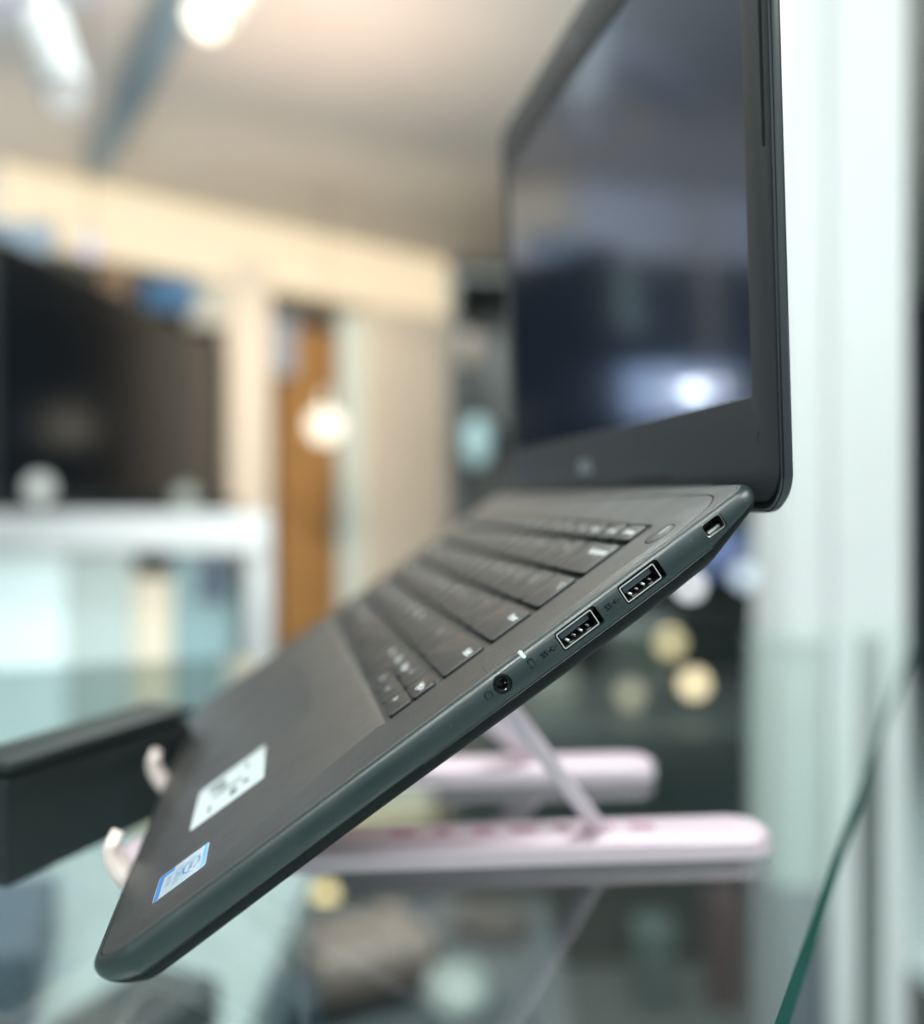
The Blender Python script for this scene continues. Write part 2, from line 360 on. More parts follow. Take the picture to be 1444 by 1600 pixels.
# track lies on the ceiling: use points on the ceiling plane
def onceil(px, py, h=1.55): Y = h*F/(800-py); return Vector(((px-722)/F*Y, Y, CZ+h))
a, b = onceil(150, 262), onceil(330, -90)
d = (b-a); c = (a+b)/2
obj('track_rail', BX(c-tr_.location, (d.length, .10, .06), Matrix.Rotation(math.atan2(d.y, d.x), 4, 'Z'), .004), mat('track_bluegrey', (.20, .29, .36), .4), tr_)
a, b = onceil(-260, 95), onceil(190, -70); d = (b-a); c = (a+b)/2
thing('ceiling_beam', BX(c, (d.length, .16, .09), Matrix.Rotation(math.atan2(d.y, d.x), 4, 'Z'), .005), mat('lilac_white', (.62, .62, .70), .5), 'lilac white beam across the top left corner of the ceiling', 'beam')
def head(p0, p1, r, m, me_, label):
    p0, p1 = Vector(p0), Vector(p1); o_ = empty('track_spotlight', p0); tag(o_, label, 'spotlight', 'track spotlights on the ceiling')
    obj('housing', cyl((0, 0, 0), p1-p0, r, r), m, o_, smooth=True)
    q = p1-p0; u = q.normalized()
    obj('lens', cyl(q+u*.001, q+u*.006, r*.8), me_, o_, smooth=True)
    obj('bracket', cyl((0, 0, 0), (0, 0, H-p0.z-.01), .008), M_white, o_, smooth=True)
head(P(66, 34, 1.9), P(104, 150, 1.80), .044, mat('spot_white', (.30, .30, .305), .5), lampmat('spot_lens', (1, .98, .95), .35, .3), 'white tube spotlight hanging from the ceiling at top left')
head(P(372, -40, 2.0), P(322, 28, 1.9), .048, lampmat('spot_warm', (1, .84, .55), .72, .2), lampmat('spot_warm_lens', (1, .93, .72), 1.6), 'glowing warm yellow tube spotlight at the top of the picture')
# right pillar and slate post
pl = empty('white_pillar', (.98, 1.65, 0)); tag(pl, 'bright white square pillar right of the laptop', 'pillar'); inv = Matrix.Translation(-pl.location)
x0, x1, x2 = P(1222, 0, 1.5).x, P(1298, 0, 1.5).x, P(1422, 0, 1.5).x
obj('front_face', BX(((x1+x2)/2, 1.58, H/2), (x2-x1, .16, H), None, .012, 3), M_pillar, pl, M=inv)
zc = zz(1010, 1.52)
obj('side_face', BX(((x0+x1)/2, 1.581, (zc+H)/2), (x1-x0-.002, .16, H-zc), None, .012, 3), M_pillar, pl, M=inv)
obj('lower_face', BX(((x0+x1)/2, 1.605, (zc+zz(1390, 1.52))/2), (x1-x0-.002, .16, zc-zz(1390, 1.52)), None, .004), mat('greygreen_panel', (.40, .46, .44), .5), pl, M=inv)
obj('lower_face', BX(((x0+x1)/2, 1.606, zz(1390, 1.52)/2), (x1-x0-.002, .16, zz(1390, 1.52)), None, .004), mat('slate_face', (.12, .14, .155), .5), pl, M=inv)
# dark display cabinet behind the laptop
dc = empty('display_cabinet', (.3, 4.0, 0)); tag(dc, 'tall dark display cabinet with open shelves behind the laptop', 'cabinet'); inv = Matrix.Translation(-dc.location)
X0, X1 = P(706, 0, 3.8).x, P(1330, 0, 3.8).x; top = zz(425, 3.8)
obj('back_panel', BX(((X0+X1)/2, 4.28, top/2), (X1-X0, .03, top)), M_dark, dc, M=inv)
for xx in (X0, X1): obj('side_panel', BX((xx, 4.03, top/2), (.04, .46, top), None, .003), M_dark, dc, M=inv)
for py in (430, 660, 860, 955, 1130, 1300): obj('shelf', BX(((X0+X1)/2, 4.03, zz(py, 3.8)), (X1-X0-.05, .44, .025)), M_dark, dc, M=inv)
# long dark counter in front of it
ct = empty('counter', (.1, 2.9, 0)); tag(ct, 'dark green counter with plain front seen under the laptop stand', 'counter'); inv = Matrix.Translation(-ct.location)
cx0, cx1 = P(395, 0, 2.6).x, P(1260, 0, 2.6).x; ctop = zz(1150, 2.6)
obj('counter_body', BX(((cx0+cx1)/2, 2.9, ctop/2), (cx1-cx0, .6, ctop-.04), None, .004), mat('dark_green_laminate', (.022, .032, .032), .4, var=(5, .3)), ct, M=inv)
obj('counter_top', BX(((cx0+cx1)/2, 2.9, ctop), (cx1-cx0+.04, .64, .03), None, .004), M_dark, ct, M=inv)
# items on cabinet shelves / counter
def item(px, py, Y, w_, h_, col, name, label, cat, group=None, rough=.4, round_=False):
    p_ = P(px, py, Y); W_, H_ = w_/F*Y, h_/F*Y
    b_ = sphere(p_, .5, (W_, W_*.6, H_)) if round_ else BX(p_, (W_, min(W_, .1), H_), None, min(W_, H_)*.12, 3)
    return thing(name, b_, mat(name+'_paint', col, rough), label, cat, group, smooth=True)
item(745, 690, 3.7, 46, 80, (.26, .38, .40), 'vase', 'pale cyan vase on the dark cabinet just left of the laptop lid', 'vase', round_=True)
item(735, 545, 3.7, 34, 50, (.16, .13, .10), 'jar', 'brown jar high in the dark cabinet left of the laptop lid', 'jar')
item(1150, 868, 3.6, 130, 70, (.10, .14, .26), 'box', 'dark blue box behind the laptop rear corner', 'box')
item(1000, 1030, 3.0, 110, 130, (.07, .085, .08), 'box', 'grey green box low behind the two yellowish lamps', 'box')
item(860, 1090, 3.0, 80, 90, (.20, .21, .17), 'box', 'olive box on the counter above the far pink bar', 'box')
item(600, 1262, 2.5, 150, 60, (.40, .38, .28), 'box', 'khaki box on the counter beside the laptop underside', 'box')
item(1130, 1500, 2.4, 50, 220, (.07, .04, .045), 'bottle', 'dark red bottle standing in front of the counter at right', 'bottle')
item(1020, 1520, 2.4, 60, 170, (.06, .09, .09), 'bottle', 'grey green bottle standing in front of the counter', 'bottle')
G2 = 'round lamps'
bulb(1078, 915, 3.4, .034, (.85, .90, .92), 2.6, 'white round lamp right under the lock slot of the laptop')
bulb(1165, 900, 3.4, .040, (.50, .62, .72), 1.8, 'pale blue round lamp nearest the white pillar')
bulb(1120, 850, 3.45, .030, (.10, .16, .42), 1.8, 'deep blue round lamp behind the laptop rear corner')
bulb(1048, 1005, 2.85, .034, (.80, .66, .36), 3.2, 'dim yellow round lamp under the white one')
bulb(1085, 1068, 2.8, .034, (.95, .74, .46), 4.2, 'cream round lamp lowest of the yellowish pair')
bulb(985, 1085, 2.9, .034, (.40, .36, .25), 2.4, 'very dim olive lamp left of the cream one')
bulb(1190, 1140, 3.2, .036, (.42, .52, .54), 1.6, 'dim grey blue lamp low beside the white pillar')
bulb(508, 665, 4.6, .085, (1, .93, .74), 1.7, 'bright cream globe lamp in front of the orange panel')
bulb(508, 1400, 2.3, .026, (.85, .66, .30), 3.2, 'small amber lamp under the near pink bar')
bulb(62, 762, 2.9, .040, (.66, .74, .70), .9, 'pale green white lamp on the shelf in front of the display')
bulb(290, 778, 3.0, .040, (.38, .46, .38), .6, 'dim green lamp on the shelf under the display corner')
bulb(140, 388, 3.0, .036, (.70, .62, .72), 1.0, 'lilac lamp over the top edge of the black display')
# low table with things, seen through the glass
lt = empty('low_table', (-.2, 1.75, 0)); tag(lt, 'low dark table under the glass top', 'table'); inv = Matrix.Translation(-lt.location)
lz = CZ-.86
obj('tabletop', BX((-.12, 1.75, lz-.015), (.62, .75, .03), None, .005), M_dark2, lt, M=inv)
for sx in (-.38, .14):
    for sy in (1.42, 2.08): obj('leg', BX((sx, sy, (lz-.03)/2), (.04, .04, lz-.03)), M_black, lt, M=inv)
thing('pouch', BX(P(560, 1490, 1.72)+Vector((0, 0, 0)), (.26, .20, .09), Matrix.Rotation(.5, 4, 'Z'), .035, 4), mat('tan_leather', (.22, .165, .145), .5), 'tan pouch lying on the low table under the glass', 'pouch', smooth=True)
thing('mouse', sphere(P(715, 1545, 1.5), .5, (.11, .16, .06)), mat('grey_white_shell', (.30, .32, .31), .35), 'pale grey rounded case on the low table under the glass', 'case', smooth='all').name = 'case'
thing('bag', BX(P(770, 1470, 1.95), (.14, .12, .12), Matrix.Rotation(-.4, 4, 'Z'), .02, 3), mat('brown_black', (.05, .04, .04), .6), 'dark brown bag at the back of the low table', 'bag', smooth=True)
thing('box', BX(P(430, 1560, 1.5), (.12, .16, .06), Matrix.Rotation(.3, 4, 'Z'), .01), mat('navy_case', (.04, .06, .08), .5), 'navy box at the left front of the low table', 'box')

dr = empty('drawer_unit', (-.72, 1.3, 0)); tag(dr, 'pale cyan drawer unit under the left side of the glass table', 'drawer unit'); inv = Matrix.Translation(-dr.location)
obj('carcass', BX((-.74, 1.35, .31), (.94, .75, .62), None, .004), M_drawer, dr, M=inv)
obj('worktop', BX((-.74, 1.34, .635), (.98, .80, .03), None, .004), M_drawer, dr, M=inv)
for k in range(2): obj('drawer', BX((-.74, .965, .16+.30*k), (.88, .02, .27), None, .004), M_white, dr, M=inv)
thing('box', BX((-.62, 1.18, .70), (.20, .25, .10), Matrix.Rotation(.3, 4, 'Z'), .01), mat('slate_blue', (.10, .13, .17), .5), 'slate blue box on the drawer unit under the glass at far left', 'box')
thing('box', BX((-.36, 1.06, .68), (.11, .16, .06), Matrix.Rotation(-.4, 4, 'Z'), .01), mat('charcoal_box', (.05, .055, .06), .5), 'charcoal box at the right corner of the drawer unit under the glass', 'box')
thing('floor_mat', BX((.35, 1.75, .006), (1.75, 1.7, .012), None, .003), mat('mat_dark', (.045, .055, .055), .9), 'dark floor mat in front of the counter under the glass table', 'mat')
# ================================================================== GLASS TABLE
TH = .152; gz = CZ-TH
e0 = Vector((.0927, .2833)); ed = Vector((.46, .888)).normalized()
gt = empty('glass_table', (0, .8, 0)); tag(gt, 'clear glass table top with green edge under the pink stand', 'table')
inv = Matrix.Translation(-gt.location)
p1_ = e0-ed*.50; p2_ = e0+ed*1.2; pl_ = Vector((-ed.y, ed.x))
poly = [p1_, p2_, Vector((-1.1, .66)), Vector((-1.1, -.1))]
bm = bmesh.new(); rings(bm, [[(q.x, q.y, gz-.014) for q in poly], [(q.x, q.y, gz) for q in poly]])
bm.normal_update(); bmesh.ops.recalc_face_normals(bm, faces=bm.faces)
for f_ in bm.faces: f_.material_index = 1 if abs(f_.normal.z) < .5 and f_.normal.x > .5 else 0
obj('glass_top', bm, [M_glass, M_gedge], gt, M=inv)
for q in (poly[0]+(poly[2]-poly[0])*.08, poly[1]+(poly[3]-poly[1])*.06, poly[2]+(poly[0]-poly[2])*.08, poly[3]+(poly[1]-poly[3])*.06):
    obj('leg', cyl((q.x, q.y, 0), (q.x, q.y, gz-.012), .016), M_metald, gt, M=inv, smooth=True)
# black box standing on it at the left
q0, q1 = Vector((P(10, 0, .385).x, .385)), Vector((P(300, 0, .50).x, .50))
dd = (q1-q0); nrm = Vector((-dd.y, dd.x)).normalized()
qq = [q0, q1, q1+nrm*.028, q0+nrm*.028]
bm = prism([(v.x, v.y) for v in qq], gz+.0005, gz+.046, .009, 4)
o = thing('case', bm, mat('black_fabric', (.006, .011, .012), .5, bump=(300, .3, .001)), 'black zipped case on the glass table at left edge', 'case', smooth=True)
bm = prism([(v.x+.0, v.y) for v in (q0-nrm*.001, q1-nrm*.001, q1+nrm*.028, q0+nrm*.028)], gz+.0465, gz+.051, .0022, 2)
obj('lid', bm, mat('green_black', (.012, .02, .02), .6), o, smooth=True)

# ================================================================== LAPTOP
S = .001
LM = Matrix.Translation((-.10046, .25129, CZ-.12402)) @ Euler((0.60865, 0.00824, -1.38023), 'XYZ').to_matrix().to_4x4()
L = empty('laptop'); L.matrix_basis = LM
tag(L, 'open charcoal laptop tilted on the pink stand, its port side in focus', 'laptop')
SM = Matrix.Diagonal((S, S, S, 1))
def lob(name, bm, m, parent=None, smooth=False): return obj(name, bm, m, parent or L, smooth=smooth, M=SM)
W, D = 340., 233.5
def sm(a, b, t_): t_ = min(1, max(0, (t_-a)/(b-a))); return t_*t_*(3-2*t_)
def zs(y):
    s = .60+.42*sm(-2, 15, y)
    s *= 1+.12*sm(60, 190, y)
    s *= 1-.42*sm(205, 233, y)
    return s
prof = [(3.2, -1.2), (3.2, -.05), (2.9, 0), (2.2, -.03), (1.5, -.3), (.9, -.85), (.45, -1.7), (.15, -2.9), (0, -4.3), (.02, -5.8), (.25, -7.1), (.55, -7.9), (.85, -8.05), (.85, -8.3), (.65, -8.45), (.95, -9.2), (2.2, -10.8), (4.6, -12.2), (8.5, -13.6), (16, -15.4), (22, -16)]
def ringat(ins, z, x0=-W, x1=0., y0=0., y1=D, rad=(14, 7, 7, 14), n=10, scale=True):
    r = [max(.6, q-ins) for q in rad]
    # extra points along the sides so the thickness can vary
    base = rr(x0+ins, x1-ins, y0+ins, y1-ins, r, n); out = []
    m_ = len(base)
    for i in range(m_):
        a_, b_ = base[i], base[(i+1) % m_]; out.append(a_)
        if (i+1) % (n+1) == 0:
            K = 14
            for k in range(1, K): out.append((a_[0]+(b_[0]-a_[0])*k/K, a_[1]+(b_[1]-a_[1])*k/K))
    return [(x, y, z if (z > -.6 or not scale) else -.6+(z+.6)*zs(y)) for x, y in out]
bm = bmesh.new(); rings(bm, [ringat(i, z) for i, z in prof])
for f_ in bm.faces:
    c = f_.calc_center_median()
    f_.material_index = 0
shell = lob('base_shell', bm, [M_side, M_bot, M_deck], smooth=38)
def cutter(bm):
    return obj('cut', bm, M_blackp, L, M=SM)
def boxyz(y0, y1, z0, z1, x0, x1, r=.8, n=4):
    """prism with rounded rectangle in the yz plane, x0..x1"""
    b_ = bmesh.new(); pts = rr(y0, y1, z0, z1, r, n)
    return rings(b_, [[(x0, y, z) for y, z in pts], [(x1, y, z) for y, z in pts]])
cuts = [cutter(boxyz(156.5, 171.4, -7.3, -1.15, -13.5, 3, 1.0)), cutter(boxyz(179.8, 194.7, -7.5, -1.15, -13.5, 3, 1.0)),
        cutter(cyl((-14, 136.4, -3.75), (3, 136.4, -3.75), 2.85, seg=40)), cutter(boxyz(211.4, 218.8, -6.2, -1.3, -8, 3, 1.1))]
boolean(shell, cuts)
me = shell.data
for p_ in me.polygons:
    c = p_.center/S
    if c.z < -8.2*zs(c.y)+.25 and c.x > -200: p_.material_index = 1 if c.z < -8.25*zs(c.y)-.1 or c.x < -1.2 else 0
    if c.z < -13: p_.material_index = 1
    if c.z > -1.3 and c.x > -3.2 and c.x < -2.25 and 60 < 61: p_.material_index = 0
# inner dark linings of ports
# deck panel: outline with a corner that leaves the edge near the hinge
out = []
fr = rr(-W+3.7, -3.7, 3.7, 226.0, (10.5, 8, 8, 10.5), 10)
out = [p_ for p_ in fr]
# replace the two rear corners by long curves
n_ = 11
def rearcurve(sgn):
    cs = []
    for k in range(15):
        t_ = k/14
        p0 = Vector((-3.7, 196)); p1 = Vector((-3.7, 217)); p2 = Vector((-7.0, 225.6)); p3 = Vector((-20, 226))
        q = p0*(1-t_)**3+p1*3*t_*(1-t_)**2+p2*3*t_*t_*(1-t_)+p3*t_**3
        cs.append((q.x, q.y))
    return cs
right = rearcurve(1); left = [(-W-x, y) for x, y in right][::-1]
outline = fr[:n_]+right+left+fr[3*n_:]
def insetpoly(pts, d):
    n = len(pts); o_ = []
    for i in range(n):
        a = Vector(pts[i-1]); b = Vector(pts[i]); c = Vector(pts[(i+1) % n]); nn_ = Vector((0, 0))
        for q in (b-a, c-b):
            if q.length > 1e-9: nn_ += Vector((-q.y, q.x)).normalized()
        nn_.normalize(); o_.append((b.x+nn_.x*d, b.y+nn_.y*d))
    return o_
# rear hinge cover (fixed strip of deck around the panel)
hc = bmesh.new()
A_ = insetpoly(outline, -.42)
# rest of deck between the panel groove and the side shell: outer ring polygon minus panel (boolean)
ho = rr(-W+2.9, -2.9, 2.9, D-3.2, (11.2, 4.5, 4.5, 11.2), 10)
cover = lob('hinge_cover', prism(ho, -1.6, .03, .06, 1), M_deck)
boolean(cover, [cutter(prism(A_, -1.2, 2))])
# keyboard well, in the deck panel
KX0, KX1 = -311.0, -29.6
panel = lob('deck_panel', prism(outline, -3.4, .10, .22, 3), M_deck)
bm = bmesh.new(); wl = rr(KX0, KX1, 101.5, 208.4, 1.6, 4)
def wr(ins, z, y0e):
    return [(x, y, z) for x, y in rr(KX0-ins*.2, KX1+ins*.12, 102.6-ins, 208.8+ins*.05, (2.2+ins*.5, .9, .9, 2.2+ins*.5), 5)]
rings(bm, [wr(0, -2.9, 0), wr(0, -1.55, 0), wr(3.3, .14, 0), wr(3.3, 2, 0)])
boolean(panel, [cutter(bm)])
# shallow groove lines on the deck
def strip(name, pts, wd, z, m, parent=None):
    b_ = bmesh.new(); v = []
    for i, p_ in enumerate(pts):
        a = Vector(pts[max(0, i-1)]); b = Vector(pts[min(len(pts)-1, i+1)]); t_ = (b-a).normalized(); nn_ = Vector((-t_.y, t_.x))*wd/2
        v.append((b_.verts.new((p_[0]+nn_.x, p_[1]+nn_.y, z)), b_.verts.new((p_[0]-nn_.x, p_[1]-nn_.y, z))))
    for a, b in zip(v[:-1], v[1:]): b_.faces.new((a[0], a[1], b[1], b[0]))
    return lob(name, b_, m, parent)
strip('seam', [(-14.5, 135.6), (-9, 135.2), (-3.9, 135.0)], .16, .103, M_gap, panel)
strip('seam', [(-29.3, 104.6), (-27.3, 104.2)], .14, .103, M_gap, panel)
strip('light_slit', [(-4.7, 143.6), (-4.7, 147.6)], .35, .103, M_gap, panel)
# touchpad
tp = lob('touchpad', prism(rr(-222, -117, 14, 79, 3, 5), .0, .112, .008, 1), M_deck, panel)
# keys
KT = .95
KEYS = []
def key(x0, x1, y0, y1, leg):
    KEYS.append((x0, x1, y0, y1))
    b_ = prism(rr(x0, x1, y0, y1, 1.1, 4), -2.9, KT, .45, 3)
    k = lob('key', b_, [M_key, M_keyside], None, smooth=30)
    for p_ in k.data.polygons:
        if p_.normal.z < .35: p_.material_index = 1
    if leg:
        lw = x1-x0
        bmt = textmesh(leg, 4.0 if len(leg) > 1 else 4.8, 0, 'LEFT' if len(leg) < 3 else 'RIGHT', 1, .06)
        dx = x0+2.4 if len(leg) < 3 else x1-2.2
        if y1-y0 < 9.5: 
            bmesh.ops.scale(bmt, vec=(.85, .85, 1), verts=bmt.verts); yy = (y0+y1)/2
        else: yy = y1-4.6
        bmesh.ops.transform(bmt, matrix=SM @ Matrix.Translation((dx, yy, KT+.03)), verts=bmt.verts)
        me_ = bpy.data.meshes.new('legend'); bmt.to_mesh(me_); bmt.free(); me_.materials.append(M_legend)
        lo = bpy.data.objects.new('legend', me_); COL.objects.link(lo); lo.parent = k
    return k
U = (KX1-1.6-(-311+1.2))/14.75; XR = KX1-.9
G = 2.7
rows = [
 (199.1, 207.5, [(.95, t_) for t_ in ('Esc', 'F1', 'F2', 'F3', 'F4', 'F5', 'F6', 'F7', 'F8', 'F9', 'F10', 'F11', 'F12', 'PrtScr', 'Insert')]+[(.5+.0, None)]),
 (180.6, 196.2, [(1, c) for c in '`1234567890-=']+[(1.75, 'Backspace')]),
 (162.2, 177.8, [(1.5, 'Tab')]+[(1, c) for c in 'QWERTYUIOP[]']+[(1.25, '\\ |')]),
 (143.8, 159.4, [(1.75, 'Caps')]+[(1, c) for c in "ASDFGHJKL;'"]+[(2, 'Enter')]),
 (124.9, 140.6, [(2.4, 'Shift')]+[(1, c) for c in 'ZXCVBNM,./']+[(2.35, 'Shift')]),
]
for y0, y1, ks in rows:
    tot = sum(k[0] for k in ks)
    if y1-y0 < 9:
        ks = [(14.75/16, t_) for t_ in ('Esc', 'F1', 'F2', 'F3', 'F4', 'F5', 'F6', 'F7', 'F8', 'F9', 'F10', 'F11', 'F12', 'PrtScr', 'Insert', 'Delete')]
    x = XR
    for wd, t_ in ks[::-1]:
        key(x-wd*U+G, x, y0, y1, t_); x -= wd*U
x = XR
for k, (t1, t2) in enumerate((('PgDn', '\u25b8'), ('\u25b4', '\u25be'), ('PgUp', '\u25c2'))):
    key(x-U+G*.8, x, 113.2, 121.8, t1 if k != 1 else '^'); key(x-U+G*.8, x, 104.2, 112.7, ('>', 'v', '<')[k]); x -= U
for wd, t_ in ((1, 'Ctrl'), (1, 'Alt'), (5.35, None), (1, 'Alt'), (1, 'Win'), (1, 'Fn'), (1.4, 'Ctrl')):
    key(x-wd*U+G, x, 104.4, 121.8, t_); x -= wd*U
lat = lob('key_lattice', prism(rr(KX0+.05, KX1-.05, 102.65, 208.75, .9, 3), -1.9, -1.25, .08, 1), M_deck)
bm = bmesh.new()
for (x0_, x1_, y0_, y1_) in KEYS: prism(rr(x0_-1.1, x1_+.75, y0_-.8, y1_+.8, 1.4, 3), -3, 0, bm=bm)
bmesh.ops.recalc_face_normals(bm, faces=bm.faces)
boolean(lat, [cutter(bm)])
# power button: round, flush, ring gap
pc = (-15.6, 204.7)
circ = lambda r, n=36: [(pc[0]+r*math.cos(2*math.pi*k/n), pc[1]+r*math.sin(2*math.pi*k/n)) for k in range(n)]
boolean(panel, [cutter(prism(circ(5.35), -.9, 1))])
pbn = lob('power_button', prism(circ(5.0), -.8, .16, .12, 2), M_deck, smooth=True)
lob('light_mark', prism(rr(pc[0]-.25, pc[0]+.25, pc[1]-.4, pc[1]+4.0, .2, 3), .1, .185), mat('white_mark', (.85, .88, .9), .3), pbn)
# ---- ports
def usb(y0, zc):
    zt_, zb = zc+2.65, zc-2.65; y1 = y0+12.9
    b_ = bmesh.new()
    o1 = rr(y0, y1, zb, zt_, .55, 4); o2 = rr(y0+.34, y1-.34, zb+.34, zt_-.34, .35, 4); xf = -.55
    rings(b_, [[(-12.5, y, z) for y, z in o1], [(xf-.15, y, z) for y, z in o1], [(xf, y*1+(.06 if y < y0+6 else -.06), z) for y, z in o1], [(xf, y, z) for y, z in o2], [(-12.4, y, z) for y, z in o2]], True, True)
    u = lob('usb_port', b_, [M_metal, M_metald], smooth=40)
    for p_ in u.data.polygons:
        if p_.center.x/S < -3.0: p_.material_index = 1
    lob('tongue', boxyz(y0+1.1, y1-1.5, zc+.15, zc+1.75, -11.5, -1.9, .25, 2), M_tongue, u)
    for k in range(4):
        yy = y0+2.2+k*2.45
        b2 = tube([(-11, yy, zc-.15), (-4, yy, zc-.35), (-2.6, yy+.1, zc-.9), (-2.1, yy+.5, zc-1.6)], .42, 8)
        lob('contact', b2, M_metald if k % 2 else M_metal, u, smooth='all')
    for k in range(2):
        yy = y0+3.2+k*6.2
        b2 = bmesh.new(); box(b2, (-3.2, yy, zb+.75), (3.2, 1.6, .28), Matrix.Rotation(.25, 4, 'Y'), .1); box(b2, (-6, yy, zb+.7), (3, 1.2, .7), None, .1)
        lob('spring', b2, M_metald, u, smooth=True)
    return u
usb(156.95, -4.25); usb(180.25, -4.4)
j = lob('headphone_jack', (lambda b_: rings(b_, [[(x_, 136.4+r_*math.cos(2*math.pi*k/40), -3.75+r_*math.sin(2*math.pi*k/40)) for k in range(40)] for x_, r_ in ((-8, 2.75), (-.55, 2.75), (-.35, 2.6), (-.35, 2.35), (-.6, 2.25), (-.75, 2.1), (-.55, 1.95), (-.7, 1.8), (-8, 1.75))], False, True))(bmesh.new()), M_rim2, smooth=40)
lob('contact', sphere((-3.0, 137.5, -4.7), .42), M_gold, j, smooth='all')
lk = lob('lock_slot', (lambda b_: rings(b_, [[(x_, y, z) for y, z in rr(211.5+i_, 218.7-i_, -6.1+i_, -1.4-i_, 1.0, 4)] for x_, i_ in ((-7, 0), (-.55, 0), (-.4, .12), (-.5, .3), (-7, .35))], False, True))(bmesh.new()), [M_metald], smooth=40)
lob('latch_plate', boxyz(213.2, 217.6, -5.6, -4.8, -3.6, -2.6, .2, 2), M_metal, lk)
lob('recess', boxyz(212.1, 218.2, -5.6, -1.9, -6.9, -6.0, .4, 2), M_blackp, lk)
# status light pipe on the shoulder
b_ = bmesh.new(); bmesh.ops.create_uvsphere(b_, u_segments=20, v_segments=12, radius=1)
bmesh.ops.transform(b_, matrix=Matrix.Translation((-1.65, 145.9, -.62)) @ Matrix.Rotation(math.radians(40), 4, 'Y') @ Matrix.Diagonal((1.75, .88, .42, 1)), verts=b_.verts)
lob('status_light', b_, M_led, smooth='all')
# embossed marks on the side
def sidetext(s, y, z, size, name='port_mark', x=.02):
    b_ = textmesh(s, size, .07)
    bmesh.ops.transform(b_, matrix=frame((x, y, z), (0, 1, 0), (0, 0, 1), (1, 0, 0)), verts=b_.verts)
    return lob(name, b_, M_mark)
def sidetube(polys, y, z, r=.10, name='port_mark', x=.02, sc=1):
    b_ = bmesh.new()
    for pl2, cl in polys: tube([(x, y+a*sc, z+b*sc) for a, b in pl2], r, 6, b_, cl)
    return lob(name, b_, M_mark, smooth='all')
for yy in (152.2, 175.6):
    sidetext('SS', yy-1.1, -4.2, 2.4)
    sidetube([([(0, 0), (2.8, 0)], False), ([(.5, 0), (1.1, .7), (1.8, .7)], False), ([(.8, 0), (1.4, -.7), (2.1, -.7)], False)], yy+.5, -4.2, .14)
sidetube([([(-.8, 1.2), (.8, 1.2), (.8, -1.2), (-.8, -1.2)], True), ([(-.35, 1.3), (-.35, 1.7), (.35, 1.7), (.35, 1.3)], False)], 146.6, -3.9, .13)
hsp = [(1.05*math.cos(math.radians(a)), .2+1.05*math.sin(math.radians(a))) for a in range(-20, 201, 20)]
sidetube([(hsp, False), ([(-1.0, .1), (-1.0, -.7), (-.6, -.9)], False), ([(1.0, .1), (1.0, -.7), (.6, -.9)], False)], 131.3, -3.9, .13)
# stickers
def zface(y0): pass
st = lob('processor_sticker', prism([(-41.2, 18.6), (-22.6, 18.6), (-19.2+.2, 37.2), (-37.6, 37.2)] if False else rr(-40.8, -21.0, 18.8, 37.0, 1.2, 4), .10, .17, .03, 1), M_silver, smooth=True)
def stk(bm, z, m, parent, name='print'): return lob(name, bm, m, parent)
stk(prism(rr(-40.5, -21.3, 19.1, 20.9, .4, 3), .16, .180), .18, M_blue, st)
stk(prism(rr(-40.5, -37.6, 20.9, 24.5, .2, 3), .16, .178), .18, M_blue, st)
stk(prism(rr(-40.5, -21.3, 35.3, 36.7, .4, 3), .16, .180), .18, mat('sticker_sky', (.13, .38, .72), .3), st)
b_ = bmesh.new(); N_ = 40
ro = [(-31+5.2*math.cos(2*math.pi*k/N_), 31.2+3.2*math.sin(2*math.pi*k/N_)) for k in range(3, N_+1)]
ri = [(-31+4.6*math.cos(2*math.pi*k/N_), 31.3+2.65*math.sin(2*math.pi*k/N_)) for k in range(3, N_+1)]
vo = [b_.verts.new((x, y, .181)) for x, y in ro]; vi = [b_.verts.new((x, y, .181)) for x, y in ri]
for k in range(len(vo)-1): b_.faces.new((vo[k], vo[k+1], vi[k+1], vi[k]))
stk(b_, 0, M_navy, st)
def decktext(s, x, y, size, m, parent, z=.182, name='print', sx=1):
    b2 = textmesh(s, size, 0); bmesh.ops.transform(b2, matrix=Matrix.Translation((x, y, z)) @ Matrix.Diagonal((sx, 1, 1, 1)), verts=b2.verts)
    return lob(name, b2, m, parent)
decktext('intel', -31, 31.2, 3.6, M_navy, st)
decktext('CORE i5', -31, 26.4, 3.3, M_navy, st)
decktext('8th Gen', -31, 23.2, 2.3, M_navy, st)
wl_ = lob('label_sticker', prism(rr(-113.5, -69, 26.5, 56.5, .8, 3), .10, .19, .03, 1), M_paper)
for (a, b, c_, d_) in ((-107, -99, 32, 39), (-92, -89, 34, 47), (-97, -94, 36, 40), (-84, -76, 42, 45), (-84, -79, 47.5, 50), (-83, -75, 33, 34.2), (-107, -98, 48, 49.2)):
    stk(prism(rr(a, b, c_, d_, .2, 2), .18, .197), 0, M_ink, wl_)
# dust specks and scuffs on the edge
b_ = bmesh.new(); rnd = random.Random(3)
for k in range(60):
    y = rnd.uniform(4, 228); z = rnd.uniform(-6.4, -1.6)
    if 130 < y < 150 or 155 < y < 196 or y > 209: continue
    xx = -.45 if z > -2.2 else (-.12 if z > -3.5 else -.02)
    r_ = rnd.uniform(.04, .10); bmesh.ops.create_icosphere(b_, subdivisions=1, radius=r_, matrix=Matrix.Translation((xx, y, z*(zs(y) if y < 26 else 1))))
for k in range(70):
    x = rnd.uniform(-60, -6); y = rnd.uniform(8, 92)
    r_ = rnd.uniform(.03, .08); bmesh.ops.create_icosphere(b_, subdivisions=1, radius=r_, matrix=Matrix.Translation((x, y, .10)))
o = lob('dust', b_, mat('dust_grey', (.35, .37, .36), .9)); o['kind'] = 'stuff'

